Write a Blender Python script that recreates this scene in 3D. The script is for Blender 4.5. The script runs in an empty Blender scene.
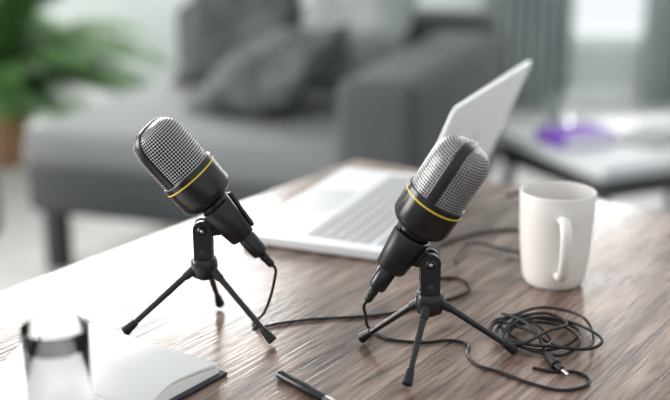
import bpy, bmesh, math, random
from mathutils import Vector, Matrix, Euler
random.seed(4)
S=bpy.context.scene
TZ=0.75
# ---------------------------------------------------------------- materials
def mat(name,col,rough=0.5,metal=0.0,**kw):
    m=bpy.data.materials.new(name);m.use_nodes=True
    b=m.node_tree.nodes["Principled BSDF"]
    b.inputs["Base Color"].default_value=(*col,1);b.inputs["Roughness"].default_value=rough;b.inputs["Metallic"].default_value=metal
    for k,v in kw.items(): b.inputs[k.replace("_"," ")].default_value=v
    return m
def noisemat(name,c1,c2,scale,rough,bump=0.0,stretch=(1,1,1),detail=6,metal=0.0):
    m=mat(name,c1,rough,metal);nt=m.node_tree;n=nt.nodes;b=n["Principled BSDF"]
    tc=n.new("ShaderNodeTexCoord");mp=n.new("ShaderNodeMapping");mp.inputs["Scale"].default_value=stretch
    nz=n.new("ShaderNodeTexNoise");nz.inputs["Scale"].default_value=scale;nz.inputs["Detail"].default_value=detail
    cr=n.new("ShaderNodeValToRGB");cr.color_ramp.elements[0].color=(*c1,1);cr.color_ramp.elements[1].color=(*c2,1)
    cr.color_ramp.elements[0].position=0.3;cr.color_ramp.elements[1].position=0.7
    nt.links.new(tc.outputs["Object"],mp.inputs["Vector"]);nt.links.new(mp.outputs[0],nz.inputs["Vector"])
    nt.links.new(nz.outputs["Fac"],cr.inputs[0]);nt.links.new(cr.outputs[0],b.inputs["Base Color"])
    if bump:
        bp=n.new("ShaderNodeBump");bp.inputs["Strength"].default_value=bump;bp.inputs["Distance"].default_value=0.01
        nt.links.new(nz.outputs["Fac"],bp.inputs["Height"]);nt.links.new(bp.outputs[0],b.inputs["Normal"])
    return m
def woodmat():
    m=mat("table_wood",(0.3,0.2,0.15),0.3);nt=m.node_tree;n=nt.nodes;L=nt.links.new;b=n["Principled BSDF"]
    tc=n.new("ShaderNodeTexCoord")
    def noise(scale,st,det,dist=0):
        mp=n.new("ShaderNodeMapping");mp.inputs["Scale"].default_value=st
        nz=n.new("ShaderNodeTexNoise");nz.inputs["Scale"].default_value=scale;nz.inputs["Detail"].default_value=det;nz.inputs["Distortion"].default_value=dist
        L(tc.outputs["Object"],mp.inputs["Vector"]);L(mp.outputs[0],nz.inputs["Vector"]);return nz
    g1=noise(8,(0.55,3.4,1),8,2.2); g2=noise(50,(0.3,5,1),6,0.6); g3=noise(4.0,(1,1.8,1),6,0.8)
    cr=n.new("ShaderNodeValToRGB");e=cr.color_ramp.elements
    e[0].position=0.32;e[0].color=(0.095,0.056,0.042,1);e[1].position=0.68;e[1].color=(0.36,0.26,0.21,1)
    x=e.new(0.49);x.color=(0.215,0.142,0.110,1)
    L(g1.outputs["Fac"],cr.inputs[0])
    cr2=n.new("ShaderNodeValToRGB");e=cr2.color_ramp.elements
    e[0].position=0.36;e[0].color=(0.36,0.33,0.31,1);e[1].position=0.50;e[1].color=(1.05,1.05,1.05,1)
    L(g2.outputs["Fac"],cr2.inputs[0])
    mx=n.new("ShaderNodeMix");mx.data_type='RGBA';mx.blend_type='MULTIPLY';mx.inputs[0].default_value=0.8
    L(cr.outputs[0],mx.inputs[6]);L(cr2.outputs[0],mx.inputs[7])
    mr=n.new("ShaderNodeMapRange");mr.inputs[1].default_value=0.3;mr.inputs[2].default_value=0.7;mr.inputs[3].default_value=0.68;mr.inputs[4].default_value=1.28
    L(g3.outputs["Fac"],mr.inputs[0])
    mx2=n.new("ShaderNodeMix");mx2.data_type='RGBA';mx2.blend_type='MULTIPLY';mx2.inputs[0].default_value=1
    L(mx.outputs[2],mx2.inputs[6]);L(mr.outputs[0],mx2.inputs[7])
    sp=n.new("ShaderNodeSeparateXYZ");L(tc.outputs["Object"],sp.inputs[0])
    md=n.new("ShaderNodeMath");md.operation='PINGPONG';md.inputs[1].default_value=0.07;L(sp.outputs[1],md.inputs[0])
    lt=n.new("ShaderNodeMath");lt.operation='LESS_THAN';lt.inputs[1].default_value=0.0007;L(md.outputs[0],lt.inputs[0])
    mx3=n.new("ShaderNodeMix");mx3.data_type='RGBA';L(lt.outputs[0],mx3.inputs[0]);L(mx2.outputs[2],mx3.inputs[6]);mx3.inputs[7].default_value=(0.04,0.026,0.02,1)
    L(mx3.outputs[2],b.inputs["Base Color"])
    rr=n.new("ShaderNodeMapRange");rr.inputs[1].default_value=.3;rr.inputs[2].default_value=.7;rr.inputs[3].default_value=0.16;rr.inputs[4].default_value=0.34;L(g3.outputs["Fac"],rr.inputs[0]);L(rr.outputs[0],b.inputs["Roughness"])
    bp=n.new("ShaderNodeBump");bp.inputs["Strength"].default_value=0.18;bp.inputs["Distance"].default_value=0.002
    L(g2.outputs["Fac"],bp.inputs["Height"]);L(bp.outputs[0],b.inputs["Normal"])
    return m
def grillemat():
    m=mat("grille_mesh",(0.5,0.5,0.5),0.32,0.6);nt=m.node_tree;n=nt.nodes;L=nt.links.new;b=n["Principled BSDF"]
    uv=n.new("ShaderNodeUVMap");sp=n.new("ShaderNodeSeparateXYZ");L(uv.outputs[0],sp.inputs[0])
    def M(op,a,bb=None):
        k=n.new("ShaderNodeMath");k.operation=op
        for i,x in enumerate((a,bb)):
            if x is None: continue
            if isinstance(x,(int,float)): k.inputs[i].default_value=x
            else: L(x,k.inputs[i])
        return k.outputs[0]
    K=2*math.pi/0.0049
    a=M('COSINE',M('MULTIPLY',sp.outputs[0],K));c=M('COSINE',M('MULTIPLY',sp.outputs[1],K))
    f=M('MULTIPLY',a,c)
    r=n.new("ShaderNodeMapRange");r.inputs[1].default_value=0.10;r.inputs[2].default_value=0.38;L(M('ABSOLUTE',f),r.inputs[0])
    mx=n.new("ShaderNodeMix");mx.data_type='RGBA';L(r.outputs[0],mx.inputs[0]);mx.inputs[6].default_value=(0.60,0.60,0.595,1);mx.inputs[7].default_value=(0.006,0.006,0.007,1)
    L(mx.outputs[2],b.inputs["Base Color"])
    sr=n.new("ShaderNodeMapRange");sr.inputs[3].default_value=0.5;sr.inputs[4].default_value=0.0;L(r.outputs[0],sr.inputs[0]);L(sr.outputs[0],b.inputs["Specular IOR Level"])
    bp=n.new("ShaderNodeBump");bp.invert=True;bp.inputs["Strength"].default_value=0.6;bp.inputs["Distance"].default_value=0.0008
    L(r.outputs[0],bp.inputs["Height"]);L(bp.outputs[0],b.inputs["Normal"])
    return m
M_black=mat("black_plastic",(0.008,0.008,0.009),0.36,0,Specular_IOR_Level=.40)
M_satin=mat("black_satin",(0.009,0.009,0.010),0.25,0,Specular_IOR_Level=.42)
M_rubber=mat("cable_rubber",(0.008,0.008,0.009),0.42,0,Specular_IOR_Level=.35)
M_yellow=mat("yellow_ring",(0.80,0.56,0.03),0.4)
M_steel=mat("steel",(0.6,0.6,0.6),0.25,1.0)
M_grille=grillemat()
M_wood=woodmat()
M_mug=mat("mug_ceramic",(0.76,0.725,0.695),0.36)
M_alu=mat("aluminium",(0.80,0.80,0.81),0.38,0.3)
M_key=mat("keys",(0.42,0.42,0.43),0.5)
M_logo=mat("logo",(0.50,0.52,0.54),0.2,0.3)
M_screen=mat("screen",(0.02,0.02,0.025),0.15)
M_paper=mat("paper",(0.93,0.92,0.90),0.7)
M_cover=mat("notebook_cover",(0.010,0.012,0.024),0.45)
M_glass=mat("glass",(1,1,1),0.0,0,Transmission_Weight=1.0,IOR=1.45)
M_water=mat("water",(1,1,1),0.0,0,Transmission_Weight=1.0,IOR=1.33)
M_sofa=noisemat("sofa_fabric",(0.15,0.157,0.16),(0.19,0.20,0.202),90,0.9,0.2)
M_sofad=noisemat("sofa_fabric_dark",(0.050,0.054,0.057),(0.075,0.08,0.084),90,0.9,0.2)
M_cd=noisemat("cushion_dark",(0.026,0.030,0.032),(0.09,0.098,0.102),12,0.9,0.5)
M_cl=noisemat("cushion_light",(0.20,0.22,0.22),(0.30,0.32,0.32),10,0.9,0.4)
M_wall=noisemat("wall_paint",(0.62,0.67,0.655),(0.66,0.71,0.695),3,0.8)
M_floor=noisemat("floor_light",(0.34,0.345,0.335),(0.52,0.52,0.50),5,0.5,0.0,(1,6,1))
M_leaf=noisemat("leaf",(0.022,0.075,0.018),(0.085,0.19,0.05),6,0.7)
M_leaf.node_tree.nodes["Principled BSDF"].inputs["Specular IOR Level"].default_value=.2
M_wick=noisemat("wicker",(0.30,0.15,0.07),(0.50,0.30,0.17),30,0.8,0.5)
M_soil=mat("soil",(0.05,0.035,0.025),0.95)
M_sidetop=mat("side_table_top",(0.50,0.52,0.53),0.45,0,Specular_IOR_Level=.3)
M_white=mat("white_paint",(0.8,0.82,0.81),0.5)
M_curt=noisemat("curtain",(0.30,0.36,0.37),(0.45,0.50,0.50),4,0.9)
M_purple=mat("book_purple",(0.17,0.07,0.40),0.6,0,Specular_IOR_Level=.2)
M_legwood=mat("dark_leg",(0.02,0.02,0.02),0.5)
# ---------------------------------------------------------------- helpers
def empty(name,loc):
    o=bpy.data.objects.new(name,None);S.collection.objects.link(o);o.location=loc;o.empty_display_size=0.05;return o
def mk(name,verts,faces,m,parent=None,M=None,smooth=True,uv=None,origin=None):
    P=Vector(parent.location) if parent else Vector(origin or (0,0,0))
    vs=[(M@Vector(v) if M is not None else Vector(v))-P for v in verts]
    me=bpy.data.meshes.new(name);me.from_pydata(vs,[],faces);me.update()
    if uv:
        ul=me.uv_layers.new(name="UVMap")
        for poly in me.polygons:
            for k,li in enumerate(poly.loop_indices): ul.data[li].uv=uv[poly.index][k]
    bm=bmesh.new();bm.from_mesh(me);bmesh.ops.recalc_face_normals(bm,faces=bm.faces);bm.to_mesh(me);bm.free()
    o=bpy.data.objects.new(name,me);S.collection.objects.link(o)
    if parent: o.parent=parent
    else: o.location=P
    me.materials.append(m)
    if smooth:
        for p in me.polygons:p.use_smooth=True
        try: me.set_sharp_from_angle(angle=math.radians(38))
        except Exception: pass
    return o
def lathe(prof,n=48,cap0=True,cap1=True):
    vs=[];fs=[];uv=[];arc=[0]
    for i in range(1,len(prof)): arc.append(arc[-1]+math.hypot(prof[i][0]-prof[i-1][0],prof[i][1]-prof[i-1][1]))
    R=max(p[0] for p in prof)
    for r,z in prof:
        for j in range(n):
            a=2*math.pi*j/n;vs.append((r*math.cos(a),r*math.sin(a),z))
    for i in range(len(prof)-1):
        for j in range(n):
            k=(j+1)%n;fs.append((i*n+j,i*n+k,(i+1)*n+k,(i+1)*n+j))
            u0=R*2*math.pi*j/n;u1=R*2*math.pi*(j+1)/n
            uv.append([(u0,arc[i]),(u1,arc[i]),(u1,arc[i+1]),(u0,arc[i+1])])
    if cap0: fs.append(tuple(range(n-1,-1,-1)));uv.append([(0,0)]*n)
    if cap1: b=(len(prof)-1)*n;fs.append(tuple(b+j for j in range(n)));uv.append([(0,0)]*n)
    return vs,fs,uv
def frame(origin,axis,ref=(0,0,1)):
    z=Vector(axis).normalized();r=Vector(ref)
    x=(r-z*r.dot(z))
    if x.length<1e-5: x=Vector((1,0,0))-z*z.x
    x.normalize();y=z.cross(x)
    M=Matrix((x,y,z)).transposed().to_4x4();M.translation=Vector(origin);return M
def rod(name,a,b,r0,r1,m,parent=None,n=20):
    a=Vector(a);b=Vector(b);L=(b-a).length;e=min(r0,r1)*0.3
    v,f,u=lathe([(r0-e,0),(r0,e),(r1,L-e),(r1-e,L)],n)
    return mk(name,v,f,m,parent,frame(a,b-a))
def catmull(pts,sub=8):
    P=[Vector(p) for p in pts];P=[2*P[0]-P[1]]+P+[2*P[-1]-P[-2]];o=[]
    for i in range(1,len(P)-2):
        for s in range(sub):
            t=s/sub;a,b,c,d=P[i-1:i+3]
            o.append(0.5*((2*b)+(c-a)*t+(2*a-5*b+4*c-d)*t*t+(3*b-a-3*c+d)*t**3))
    o.append(P[-2]);return o
def tube(name,pts,r,m,parent=None,n=10,sub=8,ry=None,up=(0,0,1),origin=None):
    P=catmull(pts,sub);vs=[];fs=[];N=len(P);prev=None
    for i,p in enumerate(P):
        d=(P[min(i+1,N-1)]-P[max(i-1,0)]).normalized()
        if prev is None:
            x=Vector(up).cross(d)
            if x.length<1e-3:x=Vector((1,0,0)).cross(d)
        else: x=prev-d*prev.dot(d)
        x.normalize();prev=x.copy();y=d.cross(x)
        R=r;R2=R if ry is None else ry
        for j in range(n):
            a=2*math.pi*j/n;vs.append(p+x*R*math.cos(a)+y*R2*math.sin(a))
    for i in range(N-1):
        for j in range(n):
            k=(j+1)%n;fs.append((i*n+j,i*n+k,(i+1)*n+k,(i+1)*n+j))
    fs.append(tuple(range(n-1,-1,-1)));fs.append(tuple((N-1)*n+j for j in range(n)))
    return mk(name,vs,fs,m,parent,origin=origin)
def boxgeo(x0,x1,y0,y1,z0,z1,bev=0.0,seg=3):
    bm=bmesh.new();bmesh.ops.create_cube(bm,size=1)
    for v in bm.verts:
        v.co=Vector((x0+(v.co.x+.5)*(x1-x0),y0+(v.co.y+.5)*(y1-y0),z0+(v.co.z+.5)*(z1-z0)))
    if bev>0: bmesh.ops.bevel(bm,geom=bm.edges[:],offset=bev,segments=seg,profile=0.5,affect='EDGES')
    bm.verts.ensure_lookup_table()
    vs=[v.co.copy() for v in bm.verts];fs=[tuple(v.index for v in f.verts) for f in bm.faces];bm.free();return vs,fs
def box(name,x0,x1,y0,y1,z0,z1,m,parent=None,M=None,bev=0.0,seg=3,origin=None):
    v,f=boxgeo(x0,x1,y0,y1,z0,z1,bev,seg);return mk(name,v,f,m,parent,M,origin=origin)
def boxes(name,lst,m,parent=None,M=None,bev=0.0,seg=2,origin=None):
    V=[];F=[]
    for b in lst:
        v,f=boxgeo(*b,bev,seg);o=len(V);V+=v;F+=[tuple(i+o for i in q) for q in f]
    return mk(name,V,F,m,parent,M,origin=origin)
def roundslab(w,d,z0,z1,r,seg=8,e=0.001):
    def ring(ins,z):
        o=[];rr=max(r-ins,1e-4)
        for cx,cy,a0 in ((w-r,d-r,0),(r,d-r,90),(r,r,180),(w-r,r,270)):
            for s in range(seg+1):
                a=math.radians(a0+90*s/seg);o.append((cx+rr*math.cos(a),cy+rr*math.sin(a),z))
        return o
    rings=[ring(e,z0),ring(0,z0+e),ring(0,z1-e),ring(e,z1)];n=len(rings[0]);vs=[p for q in rings for p in q];fs=[]
    for i in range(3):
        for j in range(n): k=(j+1)%n;fs.append((i*n+j,i*n+k,(i+1)*n+k,(i+1)*n+j))
    fs.append(tuple(range(n-1,-1,-1)));fs.append(tuple(3*n+j for j in range(n)));return vs,fs
def basis(o,ex,ey,ez=(0,0,1)):
    M=Matrix((Vector(ex),Vector(ey),Vector(ez))).transposed().to_4x4();M.translation=Vector(o);return M
# ---------------------------------------------------------------- room
box("floor",-4,4.2,-1.6,5.75,-0.05,0,M_floor)
Y0,Y1=5.6,5.75
boxes("wall_back",[(-4,-2.5,Y0,Y1,0,2.8),(-2.5,-0.35,Y0,Y1,0,0.8),(-2.5,-0.35,Y0,Y1,2.6,2.8),(-0.35,0.95,Y0,Y1,0,2.8),
   (0.95,3.2,Y0,Y1,0,0.30),(0.95,3.2,Y0,Y1,2.6,2.8),(3.2,4.2,Y0,Y1,0,2.8)],M_wall)
boxes("wall_left",[(-4.12,-4,-1.6,.4,0,2.8),(-4.12,-4,3.4,5.75,0,2.8),(-4.12,-4,.4,3.4,0,.7),(-4.12,-4,.4,3.4,2.6,2.8)],M_wall)  # opening in this wall is added so the left key can shine in
box("wall_right",4.2,4.32,-1.6,5.75,0,2.8,M_wall)
boxes("baseboard_back",[(-4,4.2,5.58,5.6,0,0.09)],M_white,bev=0.004)
def window(name,x0,x1,z0,z1,nm):
    l=[(x0,x0+.05,Y0+.03,Y0+.1,z0,z1),(x1-.05,x1,Y0+.03,Y0+.1,z0,z1),(x0,x1,Y0+.03,Y0+.1,z0,z0+.05),(x0,x1,Y0+.03,Y0+.1,z1-.05,z1)]
    for i in range(1,nm):
        c=x0+(x1-x0)*i/nm;l.append((c-.025,c+.025,Y0+.035,Y0+.095,z0,z1))
    boxes(name,l,M_white,bev=0.003)
window("window_1",-2.5,-0.35,0.8,2.6,3)
window("window_2",0.95,3.2,0.30,2.6,3)
boxes("added_left_window",[(-4.09,-4.03,.4,.45,.7,2.6),(-4.09,-4.03,3.35,3.4,.7,2.6),(-4.09,-4.03,1.87,1.93,.7,2.6),(-4.09,-4.03,.4,3.4,.7,.75),(-4.09,-4.03,.4,3.4,2.55,2.6)],M_white,bev=.003)  # frame of an unseen window, added to carry the left key light
def curtain(name,x0,x1):
    V=[];F=[];n=90
    for i in range(n+1):
        x=x0+(x1-x0)*i/n;y=5.45+0.035*math.sin(i*0.55)+0.01*math.sin(i*1.7)
        V+=[(x,y,0.03),(x,y+0.005*math.sin(i),2.7)]
    for i in range(n): F.append((2*i,2*i+2,2*i+3,2*i+1))
    o=mk(name,V,F,M_curt);s=o.modifiers.new("s",'SOLIDIFY');s.thickness=0.006
curtain("curtain",0.70,1.12);curtain("curtain.001",1.46,2.1)
# ---------------------------------------------------------------- dining table
C=Vector((0.0295,1.5758,0));d1=Vector((-0.563,-0.826,0)).normalized();d2=Vector((0.826,-0.563,0)).normalized()
cen=C+d1*0.8+d2*0.425
tb=empty("wooden_table",(cen.x,cen.y,0))
v,f=boxgeo(-0.8,0.8,-0.425,0.425,-0.035,0,0.003,3)
me=bpy.data.meshes.new("table_top");me.from_pydata(v,[],f);me.materials.append(M_wood)
top=bpy.data.objects.new("table_top",me);S.collection.objects.link(top);top.parent=tb
top.rotation_euler=(0,0,math.atan2(d1.y,d1.x));top.location=(0,0,TZ)
TM=basis((cen.x,cen.y,0),d1,Vector((-d1.y,d1.x,0)))
boxes("apron",[(-.72,.72,-.36,-.34,.64,.716),(-.72,.72,.34,.36,.64,.716),(-.72,-.70,-.34,.34,.64,.716),(.70,.72,-.34,.34,.64,.716)],M_legwood,tb,TM,0.002)
for i,(sx,sy) in enumerate(((-1,-1),(1,-1),(1,1),(-1,1))):
    box("leg_%d"%(i+1),sx*.70-.03,sx*.70+.03,sy*.34-.03,sy*.34+.03,0,.716,M_legwood,tb,TM,0.004)
# ---------------------------------------------------------------- microphones
def mic(name,B,A,feet,hub,pivot,band_az):
    B=Vector(B);A=Vector(A);hub=Vector(hub);pivot=Vector(pivot)
    e=empty(name,(hub.x,hub.y,TZ));ax=(A-B).normalized()
    fr=Vector((0,-1,.3));fr-=ax*fr.dot(ax);fr.normalize()
    left=ax.cross(fr)
    if left.x>0: left=-left
    ref=left*math.cos(band_az)+fr*math.sin(band_az)
    M=frame(B,ax,ref)
    v,f,u=lathe([(.0022,-.002),(.0034,0),(.0036,.004),(.0031,.005),(.0038,.006),(.0040,.010),(.0033,.011),(.0042,.012),(.0058,.014)],32);mk("cable_boot",v,f,M_rubber,e,M)
    v,f,u=lathe([(.005,.013),(.0072,.014),(.0078,.016),(.0080,.032),(.0074,.033),(.0074,.035),(.0088,.036),(.0092,.046),(.0080,.047)],40);mk("connector",v,f,M_satin,e,M)
    v,f,u=lathe([(.0088,.045),(.0100,.046),(.0135,.072),(.0140,.076),(.0200,.079),(.0238,.082),(.0252,.086),(.0256,.1048)],64,True,True);mk("body",v,f,M_satin,e,M)
    v,f,u=lathe([(.0256,.1048),(.02590,.1050),(.02590,.1059),(.0256,.1061)],64);mk("yellow_ring",v,f,M_yellow,e,M)
    v,f,u=lathe([(.0256,.1060),(.0256,.1105),(.0248,.1112),(.0236,.1112)],64);mk("collar_rim",v,f,M_satin,e,M)
    pr=[(.0240,.1105),(.0242,.118),(.0243,.126),(.0243,.136)]
    z0,h=.1370,.0245
    for i in range(0,19):
        a=math.pi/2*i/18*0.99
        pr.append((.0243*math.cos(a)**0.58,z0+h*math.sin(a)**0.80))
    v,f,u=lathe(pr,96);mk("grille",v,f,M_grille,e,M,uv=u)
    full=pr+[(-r,z) for r,z in reversed(pr)]
    V=[];F=[];w=.0042;T=.0012
    for i,(r,z) in enumerate(full):
        p=Vector((r,0,z));a=Vector((full[max(i-1,0)][0],0,full[max(i-1,0)][1]));b=Vector((full[min(i+1,len(full)-1)][0],0,full[min(i+1,len(full)-1)][1]))
        d=(b-a).normalized();nrm=Vector((d.z,0,-d.x))
        if nrm.dot(p-Vector((0,0,.13)))<0: nrm=-nrm
        y=Vector((0,w,0))
        V+=[p-nrm*.002-y,p+nrm*(T*.6)-y,p+nrm*T-y*.75,p+nrm*T+y*.75,p+nrm*(T*.6)+y,p-nrm*.002+y]
    for i in range(len(full)-1):
        for j in range(6): k=(j+1)%6;F.append((i*6+j,i*6+k,(i+1)*6+k,(i+1)*6+j))
    F.append((0,1,2,3,4,5));F.append(tuple((len(full)-1)*6+j for j in range(6)))
    mk("capsule_strap",V,F,M_black,e,M)
    dv=pivot-B;s=dv.dot(ax);per=(dv-ax*s).normalized()
    MC=frame(B,ax,per);V=[];F=[];n=40;gap=math.radians(55)
    sec=[(.036,.0108,.0128),(.037,.0108,.0135),(.071,.0150,.0172),(.072,.0150,.0166)]
    for z,ri,ro in sec:
        for j in range(n+1):
            a=math.pi+gap/2+(2*math.pi-gap)*j/n
            V+=[(ri*math.cos(a),ri*math.sin(a),z),(ro*math.cos(a),ro*math.sin(a),z)]
    st=2*(n+1)
    for i in range(len(sec)-1):
        for j in range(n):
            o=i*st+2*j;F+=[(o,o+2,o+st+2,o+st),(o+1,o+st+1,o+st+3,o+3)]
        o=i*st;F.append((o,o+st,o+st+1,o+1));o=i*st+2*n;F.append((o,o+1,o+st+1,o+st))
    for j in range(n):
        F.append((2*j,2*j+1,2*j+3,2*j+2));o=(len(sec)-1)*st+2*j;F.append((o,o+2,o+3,o+1))
    mk("clip_sleeve",V,F,M_black,e,MC)
    q=B+ax*.055+per*.013;td=(pivot-q)
    zx=td.normalized();yy=Vector((0,1,0));yy=(yy-zx*yy.dot(zx)).normalized();xx=zx.cross(yy)
    MT=basis(q,-xx,yy,zx)
    box("clip_tongue",-.007,.007,-.003,.003,-.002,td.length+.005,M_black,e,MT,0.002)
    rod("pivot_bolt",pivot-Vector((0,.0105,0)),pivot+Vector((0,.0105,0)),.0042,.0042,M_satin,e,24)
    rod("pivot_bolt_head",pivot-Vector((0,.0110,0)),pivot-Vector((0,.0095,0)),.0014,.0014,M_steel,e,20)
    for k,sg in enumerate((-1,1)):
        y0,y1=(.0045,.0085) if sg>0 else (-.0085,-.0045)
        V=[];pts=[(-.008,-.028),(.008,-.028)]+[(.0085*math.cos(math.radians(t)),.0085*math.sin(math.radians(t))) for t in range(-10,191,20)]
        for y in (y0,y1):
            for x,z in pts: V.append((x,y,z))
        m_=len(pts);F=[tuple(range(m_)),tuple(range(2*m_-1,m_-1,-1))]+[(i,(i+1)%m_,m_+(i+1)%m_,m_+i) for i in range(m_)]
        mk("fork_ear_%d"%(k+1),V,F,M_black,e,Matrix.Translation(pivot))
    zt=pivot.z-.018
    v,f,u=lathe([(.0050,hub.z-.014),(.0062,hub.z-.012),(.0065,hub.z+.004),(.0085,hub.z+.012),(.0092,zt-.004),(.0088,zt),(.0080,zt+.001)],36)
    mk("post",v,f,M_black,e,Matrix.Translation((hub.x,hub.y,0)))
    v,f,u=lathe([(.008,-.012),(.0105,-.011),(.0118,-.004),(.0118,.003),(.0105,.006),(.0068,.007)],40)
    mk("hub",v,f,M_satin,e,Matrix.Translation(hub))
    for k,ft in enumerate(feet):
        F3=Vector((ft[0],ft[1],TZ));dr=Vector((F3.x-hub.x,F3.y-hub.y,0)).normalized()
        a=hub+dr*.006+Vector((0,0,-.001));b=F3+Vector((0,0,.0048))
        rod("leg_knuckle_%d"%(k+1),a-dr*.002,a+(b-a).normalized()*.016,.0048,.0036,M_black,e,18)
        rod("leg_%d"%(k+1),a,b,.0030,.0024,M_satin,e,18)
        dd=(b-a).normalized()
        rod("foot_%d"%(k+1),b-dd*.013,b+dd*.0015,.0033,.0046,M_rubber,e,18)
    return e,B,ax
z=TZ
m1=mic("microphone_on_tripod",(-.0563,.9558,z+.0617),(-.1598,.950,z+.186),[(-.1844,.940),(-.0545,.9204),(-.1079,1.0069)],(-.1150,.9558,z+.062),(-.1150,.9558,z+.095),math.radians(42))
m2=mic("microphone_on_tripod.001",(.0277,.900,z+.0500),(.1065,.878,z+.1870),[(.0235,.925),(.0571,.8337),(.1518,.8993)],(.0780,.886,z+.056),(.0775,.886,z+.089),math.radians(80))
# ---------------------------------------------------------------- cables
R=.0014;h=TZ+R+.0002
def gp(l,hh=h): return [(x,y,hh) for x,y in l]
B1=m1[1];a1=m1[2]
c1=[B1+a1*.002,B1-a1*.006,(-.0535,.955,z+.047),(-.0575,.958,z+.030),(-.0640,.962,z+.013),(-.0720,.966,h+.002)]+gp([(-.0735,.9605),(-.066,.957),(-.0498,.9655),(-.0228,.975),(0.0092,.9798),(.0368,.9846),(.0651,.9969),(.0996,1.0197),(.1224,1.0381),(.1323,1.0572),(.1268,1.0797),(.1104,1.0854),(.098,1.08)])
tube("cable",c1,R,M_rubber,m1[0],sub=6)
B2=m2[1];a2=m2[2]
c2=[B2+a2*.002,B2-a2*.007,(.0262,.915,z+.030),(.0280,.935,z+.013),(.0330,.945,h+.001)]+gp([(.0400,.938),(.0522,.9269),(.0781,.9227),(.1008,.9272),(.1150,.9172),(.1121,.8973),(.1182,.8752),(.1348,.8616),(.1559,.8409),(.1775,.8282),(.1987,.8354),(.2046,.850),(.196,.862),(.178,.863),(.163,.870)])
tube("cable",c2,R,M_rubber,m2[0],sub=6)
cb=empty("coiled_audio_cable",(.18,.94,z))
heap=[(.139,.962),(.150,.985),(.178,.998),(.207,.986),(.218,.955),(.200,.930),(.175,.925),(.156,.938),(.160,.965),(.182,.985),(.206,.970),(.214,.935),(.198,.905),(.178,.906),
 (.152,.932),(.146,.960),(.164,.996),(.196,1.012),(.226,.990),(.230,.955),(.216,.918),(.188,.912),(.166,.935),(.150,.975),(.170,.990),(.186,.965),(.190,.938),(.178,.910),
 (.160,.928),(.140,.948),(.148,.972),(.170,.955),(.192,.926),(.218,.908),(.232,.930),(.224,.965),(.200,.984),(.176,.975),(.154,.955),(.148,.930),(.164,.922),(.188,.948),(.210,.972),(.196,.992),(.168,.978),(.150,.950)]
tube("heap",[(x-.004,y-.022+(.008 if y<.915 else 0),h+.0010+.0012*(i//9)+.0020*(1+math.sin(i*1.9))) for i,(x,y) in enumerate(heap)],R,M_rubber,cb,sub=6)
tube("plug_lead",[(.150,.962,h+.011),(.164,.945,h+.012),(.174,.926,h+.010),(.176,.903,h+.006),(.1765,.887,TZ+.005)],R,M_rubber,cb,sub=6)
rod("jack_grip",(.1765,.888,TZ+.0050),(.182,.868,TZ+.0046),.0030,.0046,M_rubber,cb);rod("jack_sleeve",(.182,.868,TZ+.0046),(.185,.859,TZ+.0046),.0030,.0030,M_satin,cb);rod("jack_tip",(.185,.859,TZ+.0046),(.188,.850,TZ+.0046),.0015,.0013,M_steel,cb)
tube("laptop_cable",gp([(.110,1.160),(.114,1.186),(.140,1.215),(.169,1.235),(.200,1.243),(.235,1.225),(.255,1.19)])+gp([(.24,1.155),(.205,1.150),(.180,1.165),(.150,1.185),(.130,1.150),(.125,1.12)],h+.003),R,M_rubber,origin=(.15,1.2,z))
tube("laptop_cable.001",gp([(.215,1.385),(.24,1.40),(.262,1.385),(.25,1.36),(.235,1.33),(.262,1.31),(.29,1.33)]),R,M_rubber,origin=(.24,1.36,z))
# ---------------------------------------------------------------- mug
mg=empty("coffee_mug",(.2177,1.0798,TZ));MM=Matrix.Translation((.2177,1.0798,TZ))
pr=[(.0235,.0012),(.0250,0),(.0275,.0008),(.0298,.0045),(.0314,.011),(.0330,.024),(.0350,.045),(.0362,.070),(.0370,.0925),(.0366,.0940),(.0356,.0944),(.0347,.0936),(.0341,.0915),(.0330,.065),(.0315,.030),(.0285,.013),(.022,.0065),(.010,.0055),(.0005,.005)]
v,f,u=lathe(pr,80);mk("mug_body",v,f,M_mug,mg,MM)
hd=Vector((-.03,-1,0)).normalized()
hp=[(.033,.073),(.043,.0765),(.053,.0745),(.0595,.066),(.0610,.052),(.0585,.038),(.052,.0255),(.043,.0190),(.032,.0175)]
tube("handle",[(.2177+hd.x*r,1.0798+hd.y*r,TZ+zz) for r,zz in hp],.0055,M_mug,mg,n=16,ry=.0036,up=(0,0,1))
# ---------------------------------------------------------------- laptop
L2=Vector((-.1066,1.1993,TZ));ex=Vector((.921,-.39,0)).normalized();ey=Vector((.39,.921,0)).normalized()
lp=empty("laptop",(L2.x+.15,L2.y+.1,TZ));BM=basis(L2,ex,ey)
D,W=.178,.31
v,f=roundslab(D,W,.002,.012,.009);mk("base",v,f,M_alu,lp,BM)
boxes("rubber_feet",[(.02,.03,.02,.05,0,.003),(.02,.03,.26,.29,0,.003),(.155,.165,.02,.05,0,.003),(.155,.165,.26,.29,0,.003)],M_black,lp,BM)
box("trackpad",.006,.062,.105,.205,.0118,.0123,mat("trackpad",(.6,.6,.61),.35,.2),lp,BM,0.0001,1)
keys=[]
for r_ in range(6):
    x1=.162-r_*.0155;x0=x1-(.0132 if r_ else .008)
    if r_==5: segs=[(.022,.036),(.038,.052),(.054,.070),(.072,.088),(.090,.176),(.178,.194),(.196,.210),(.212,.226),(.228,.242),(.244,.290)]
    else:
        off=[0,0,.006,.010,.018][r_];xx=.022;segs=[];first=.016+off
        segs.append((xx,xx+first));xx+=first+.0022
        while xx+.016<.290-.014: segs.append((xx,xx+.0165));xx+=.0187
        segs.append((xx,.290))
    for a,b in segs: keys.append((x0,x1,a,b,.0118,.0132))
boxes("keyboard_keys",keys,M_key,lp,BM,0.0004,1)
al=math.radians(22)
lz=(ex*math.sin(al)+Vector((0,0,math.cos(al)))).normalized()
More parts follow.
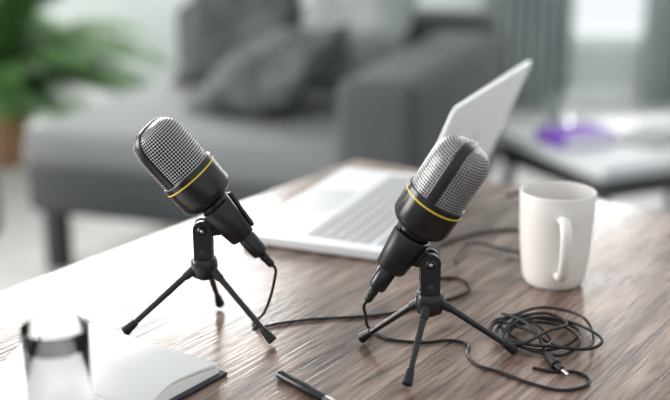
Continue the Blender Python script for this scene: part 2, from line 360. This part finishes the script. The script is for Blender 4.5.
LM=basis(L2+ex*(D-.001)+Vector((0,0,.013)),lz,ey,ex*math.cos(al)-Vector((0,0,math.sin(al))))
v,f=roundslab(.172,W,0,.005,.009);mk("lid",v,f,M_alu,lp,LM)
box("screen_panel",.012,.164,.008,W-.008,-.0006,.0004,M_screen,lp,LM,0.0001,1)
v,f,u=lathe([(.0165,.0045),(.0165,.0053)],40);V=[(a*1.15,b,c) for a,b,c in v];mk("lid_logo",V,f,M_logo,lp,LM@Matrix.Translation((.090,.155,0)))
rod("hinge",L2+ex*(D-.004)+ey*.03+Vector((0,0,.011)),L2+ex*(D-.004)+ey*(W-.03)+Vector((0,0,.011)),.0042,.0042,M_black,lp)
# ---------------------------------------------------------------- notebook
sd=Vector((-.82,.57,0)).normalized();sp_=Vector((.57,.82,0)).normalized()
Ln,Wn=.160,.086
S0=Vector((-.0925,.860,TZ))-sp_*(Wn+.003)
nb=empty("open_notebook",(S0.x-.06,S0.y+.05,TZ));NM=basis(S0,sd,sp_)
box("cover",-.005,Ln+.004,-Wn-.005,Wn+.005,.0002,.0030,M_cover,nb,NM,0.0008,2)
# each page block is one solid whose top bulges near the spine; loose top leaves lie over it
def page_block(name,sg,hmax,leaves):
    nw=24
    def prof(t,hs,he): return .0031+hs*math.sin(min(t*2.6,1)*math.pi/2)*(1-.55*max(0,(t-.38)/.62)**1.3)+he*t
    V=[];F=[]
    for x in (0,Ln):
        for j in range(nw+1):
            t=j/nw;V+=[(x,sg*Wn*t,.0031),(x,sg*Wn*t,prof(t,hmax,0))]
    st=2*(nw+1)
    for j in range(nw):
        a=2*j;F+=[(a+1,a+3,a+st+3,a+st+1),(a,a+st,a+st+2,a+2),(a,a+2,a+3,a+1),(a+st,a+st+1,a+st+3,a+st+2)]
    F.append((2*nw,2*nw+st,2*nw+st+1,2*nw+1));F.append((0,1,st+1,st))
    mk(name,V,F,M_paper,nb,NM)
    for k in range(leaves):
        V=[];F=[];g=.0008*(k+1)
        for x in (.0015*((k+1)%2),Ln-.0012*(k%2)):
            for j in range(nw+1):
                t=j/nw;V.append((x,sg*(Wn-.0014*(k%3))*t,prof(t,hmax,0)+.0002+g*math.sin(t*math.pi*.6)))
        for j in range(nw): F.append((j,j+1,nw+1+j+1,nw+1+j))
        o=mk(name+"_leaf_%d"%(k+1),V,F,M_paper,nb,NM);s=o.modifiers.new("s",'SOLIDIFY');s.thickness=.00015
page_block("pages_right",1,.0105,4);page_block("pages_left",-1,.0100,3)
# ---------------------------------------------------------------- glass of water
gl=empty("water_glass",(-.19,.724,TZ));GM=Matrix.Translation((-.19,.724,TZ))
v,f,u=lathe([(.0005,0),(.0185,0),(.0195,.001),(.0215,.05),(.0232,.0985),(.0230,.0990),(.0226,.0985),(.0209,.05),(.0190,.006),(.017,.0045),(.0005,.004)],72,True,True)
mk("tumbler",v,f,M_glass,gl,GM)
v,f,u=lathe([(.0005,.0039),(.0171,.0044),(.0191,.0062),(.02100,.05),(.02215,.0835),(.0223,.0849),(.0005,.0848)],72,True,True)
mk("water",v,f,M_water,gl,GM)
# ---------------------------------------------------------------- pen
pa=Vector((-.0456,.853,TZ+.0038));pd=Vector((.645,-.764,0)).normalized()
pn=empty("pen",(pa.x+.04,pa.y-.05,TZ));PM=frame(pa,pd)
v,f,u=lathe([(.0026,0),(.0034,.0008),(.0036,.003),(.0036,.058),(.0033,.0585),(.0033,.060),(.0036,.0605),(.0035,.125),(.0020,.140),(.0008,.143)],28);mk("barrel",v,f,M_satin,pn,PM)
box("clip",-.0008,.0010,-.0008,.0008,.004,.040,M_satin,pn,PM@Matrix.Translation((.0038,0,0)),0.0003,1)
# ---------------------------------------------------------------- sofa
e1=Vector((.944,-.33,0)).normalized();e2=Vector((.33,.944,0)).normalized()
P0=Vector((-.893,3.19,0));sf=empty("grey_sofa",(P0.x+.7,P0.y+.3,0));SM=basis(P0,e1,e2)
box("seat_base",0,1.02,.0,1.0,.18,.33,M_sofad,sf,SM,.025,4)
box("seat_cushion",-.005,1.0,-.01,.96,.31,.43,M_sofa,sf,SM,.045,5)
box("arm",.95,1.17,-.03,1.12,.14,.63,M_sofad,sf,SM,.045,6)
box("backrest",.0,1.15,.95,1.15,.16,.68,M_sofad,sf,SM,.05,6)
for i,(a,b) in enumerate(((.06,.06),(1.08,.06),(.06,1.0),(1.08,1.0))):
    box("leg_%d"%(i+1),a-.03,a+.03,b-.03,b+.03,0,.2,M_legwood,sf,SM,.006)
def pillow(name,loc,rot,w,hh,th,m,seed):
    rg=random.Random(seed);n=26;V=[];F=[];ph=[rg.uniform(0,6) for _ in range(6)]
    for sgn in (1,-1):
        for i in range(n+1):
            for j in range(n+1):
                u=-1+2*i/n;v=-1+2*j/n
                t=max(0,(1-u**2))**.45*max(0,(1-v**2))**.45
                x=u*w/2*(1-.08*abs(u)**4*(1-v*v));y=v*hh/2*(1-.08*abs(v)**4*(1-u*u))
                wr=.018*math.sin(5*u+ph[0]+3*v)*math.sin(4*v+ph[1])+.010*math.sin(9*u*v+ph[2])
                V.append((x,y,sgn*(th/2*t)+wr*t))
    N=(n+1)*(n+1)
    for s in range(2):
        for i in range(n):
            for j in range(n):
                a=s*N+i*(n+1)+j;F.append((a,a+1,a+n+2,a+n+1))
    M=Matrix.Translation(loc)@Euler([math.radians(r) for r in rot]).to_matrix().to_4x4()
    o=mk(name,V,F,m,None,M,origin=loc)
    bm=bmesh.new();bm.from_mesh(o.data);bmesh.ops.remove_doubles(bm,verts=bm.verts,dist=1e-4);bmesh.ops.recalc_face_normals(bm,faces=bm.faces);bm.to_mesh(o.data);bm.free()
def sl(a,b,zz): p=P0+e1*a+e2*b;return (p.x,p.y,zz)
pillow("throw_pillow",sl(.34,.77,.615),(64,0,-19),.42,.40,.13,M_cd,1)
pillow("throw_pillow.001",sl(.56,.47,.545),(26,-12,-35),.44,.42,.13,M_cd,2)
pillow("throw_pillow.002",sl(.75,.74,.64),(64,6,-22),.38,.44,.14,M_cl,3)
# ---------------------------------------------------------------- pouf at left
pf=empty("grey_pouf",(-1.06,2.82,0))
v,f,u=lathe([(.10,.20),(.17,.205),(.195,.24),(.20,.33),(.195,.43),(.165,.475),(.10,.485),(.001,.487)],48);mk("cushion",v,f,M_sofa,pf,Matrix.Translation((-1.06,2.82,0)))
for i in range(4):
    a=math.radians(45+90*i);rod("leg_%d"%(i+1),(-1.06+.11*math.cos(a),2.82+.11*math.sin(a),.21),(-1.06+.14*math.cos(a),2.82+.14*math.sin(a),0),.014,.010,M_legwood,pf)
# ---------------------------------------------------------------- side table + things on it
f1=Vector((.9,.42,0)).normalized();f2=Vector((-.42,.9,0)).normalized();N0=Vector((.64,2.65,0))
stb=empty("side_table",(N0.x+.1,N0.y+.3,0));TM2=basis(N0,f1,f2)
box("top",0,.62,0,.46,.42,.45,M_sidetop,stb,TM2,.004)
boxes("frame",[(.005,.615,.005,.03,.37,.42),(.005,.615,.43,.455,.37,.42),(.005,.03,.03,.43,.37,.42),(.59,.615,.03,.43,.37,.42)],M_legwood,stb,TM2,.002)
for i,(a,b) in enumerate(((.03,.03),(.59,.03),(.59,.43),(.03,.43))):
    p=N0+f1*a+f2*b;cx,cy=(a-.31)*1.12+.31,(b-.23)*1.12+.23;q=N0+f1*cx+f2*cy
    rod("leg_%d"%(i+1),(p.x,p.y,.40),(q.x,q.y,0),.016,.012,M_legwood,stb)
def st(a,b,zz): p=N0+f1*a+f2*b;return Vector((p.x,p.y,zz))
MB=basis(st(.03,.20,.45),f1,f2)
bk=empty("purple_book",st(.1,.3,.45));boxes("cover",[(0,.17,0,.13,0,.004),(0,.17,0,.13,.028,.032),(0,.004,0,.13,.004,.028)],M_purple,bk,MB,.0008,1);box("pages",.004,.165,.004,.126,.004,.028,M_paper,bk,MB)
gc=st(.16,.405,.45);v,f,u=lathe([(.001,0),(.03,0),(.033,.004),(.038,.10),(.0365,.10),(.031,.008),(.001,.007)],40,True,True)
mk("drinking_glass",v,f,M_glass,None,Matrix.Translation(gc),origin=gc)
MB=basis(st(.26,.10,.45),(f1*.9+f2*.43).normalized(),(f2*.9-f1*.43).normalized())
mz=empty("magazine",st(.35,.22,.45));boxes("sheets",[(0,.21,0,.15,0,.003),(.004,.206,.003,.147,.003,.006),(.002,.209,.001,.149,.006,.008)],mat("magazine_paper",(.12,.14,.15),.5),mz,MB,.0006,1)
# ---------------------------------------------------------------- potted palm
PX,PY=-1.38,4.45
pp=empty("potted_palm",(PX,PY,0));PMx=Matrix.Translation((PX,PY,0))
pr=[(.10,0),(.13,.002)]
for i in range(1,15): pr.append((.13+.035*math.sin(i/14*2.2)+(.004 if i%2 else -.002),.02+.24*i/14))
pr+=[(.15,.265),(.14,.265),(.135,.24)]
v,f,u=lathe(pr,48,True,False);mk("wicker_pot",v,f,M_wick,pp,PMx)
v,f,u=lathe([(.139,.242),(.001,.25)],32,False,False);mk("soil",v,f,M_soil,pp,PMx)
V=[];F=[];rg=random.Random(7)
for k in range(48):
    az=2*math.pi*k/48+rg.uniform(-.2,.2);Ln_=rg.uniform(.55,.95);lift=rg.uniform(.5,1.35)
    base=Vector((PX+.03*math.cos(az),PY+.03*math.sin(az),.24));n=26;dr=Vector((math.cos(az),math.sin(az),0));side=Vector((-math.sin(az),math.cos(az),0))
    P=[]
    for i in range(n+1):
        t=i/n;P.append(base+dr*(Ln_*(t*math.cos(lift)*.75+.2*t*t))+Vector((0,0,Ln_*(t*math.sin(lift)*1.15-.5*t**2.3))))
    for i in range(n):
        a,b=P[i],P[i+1];o=len(V);V+=[a-side*.004,a+side*.004,b+side*.004,b-side*.004];F.append((o,o+1,o+2,o+3))
        if i>3:
            t=i/n;ll=.19*math.sin(math.pi*min(1,(t-.1)*1.05))**.6+.03;d=(b-a).normalized()
            for sg in (-1,1):
                q=a+d*(ll*.55)+side*sg*ll*.8-Vector((0,0,ll*.35));mid=a+(q-a)*.45+Vector((0,0,ll*.08))
                w=d*.013;o=len(V);V+=[a-w*.3,a+w*.3,mid+w,mid-w,q];F+=[(o,o+1,o+2,o+3),(o+3,o+2,o+4)]
mk("fronds",V,F,M_leaf,pp,None)
# ---------------------------------------------------------------- lights
w=bpy.data.worlds.new("World");S.world=w;w.use_nodes=True;bg=w.node_tree.nodes["Background"];bg.inputs[0].default_value=(.94,.98,1,1);bg.inputs[1].default_value=0.98
def area(name,loc,rot,sx,sy,pw,col=(1,1,1)):
    l=bpy.data.lights.new(name,'AREA');l.shape='RECTANGLE';l.size=sx;l.size_y=sy;l.energy=pw;l.color=col
    o=bpy.data.objects.new(name,l);S.collection.objects.link(o);o.location=loc;o.rotation_euler=rot
area("window_light_1",(-1.42,5.8,1.7),(math.radians(-90),0,0),2.1,1.8,180,(1,.98,.96))
area("window_light_2",(2.07,5.8,1.6),(math.radians(-90),0,0),2.2,1.9,110,(1,.98,.96))
area("added_left_key",(-4.2,1.9,1.65),(0,math.radians(-90),0),1.9,3.0,280,(1,.97,.94))  # large soft warm key, added on the left to brighten the table
S.view_settings.view_transform='Standard'
# ---------------------------------------------------------------- camera
cd=bpy.data.cameras.new("camera");cam=bpy.data.objects.new("camera",cd);S.collection.objects.link(cam)
cam.location=(0,0,TZ+.40);cam.rotation_euler=(math.radians(90-16.3),0,0)
cd.sensor_width=36;cd.lens=36*1150/670;cd.clip_start=.02
cd.dof.use_dof=True;cd.dof.focus_distance=.965;cd.dof.aperture_fstop=2.8
S.camera=cam
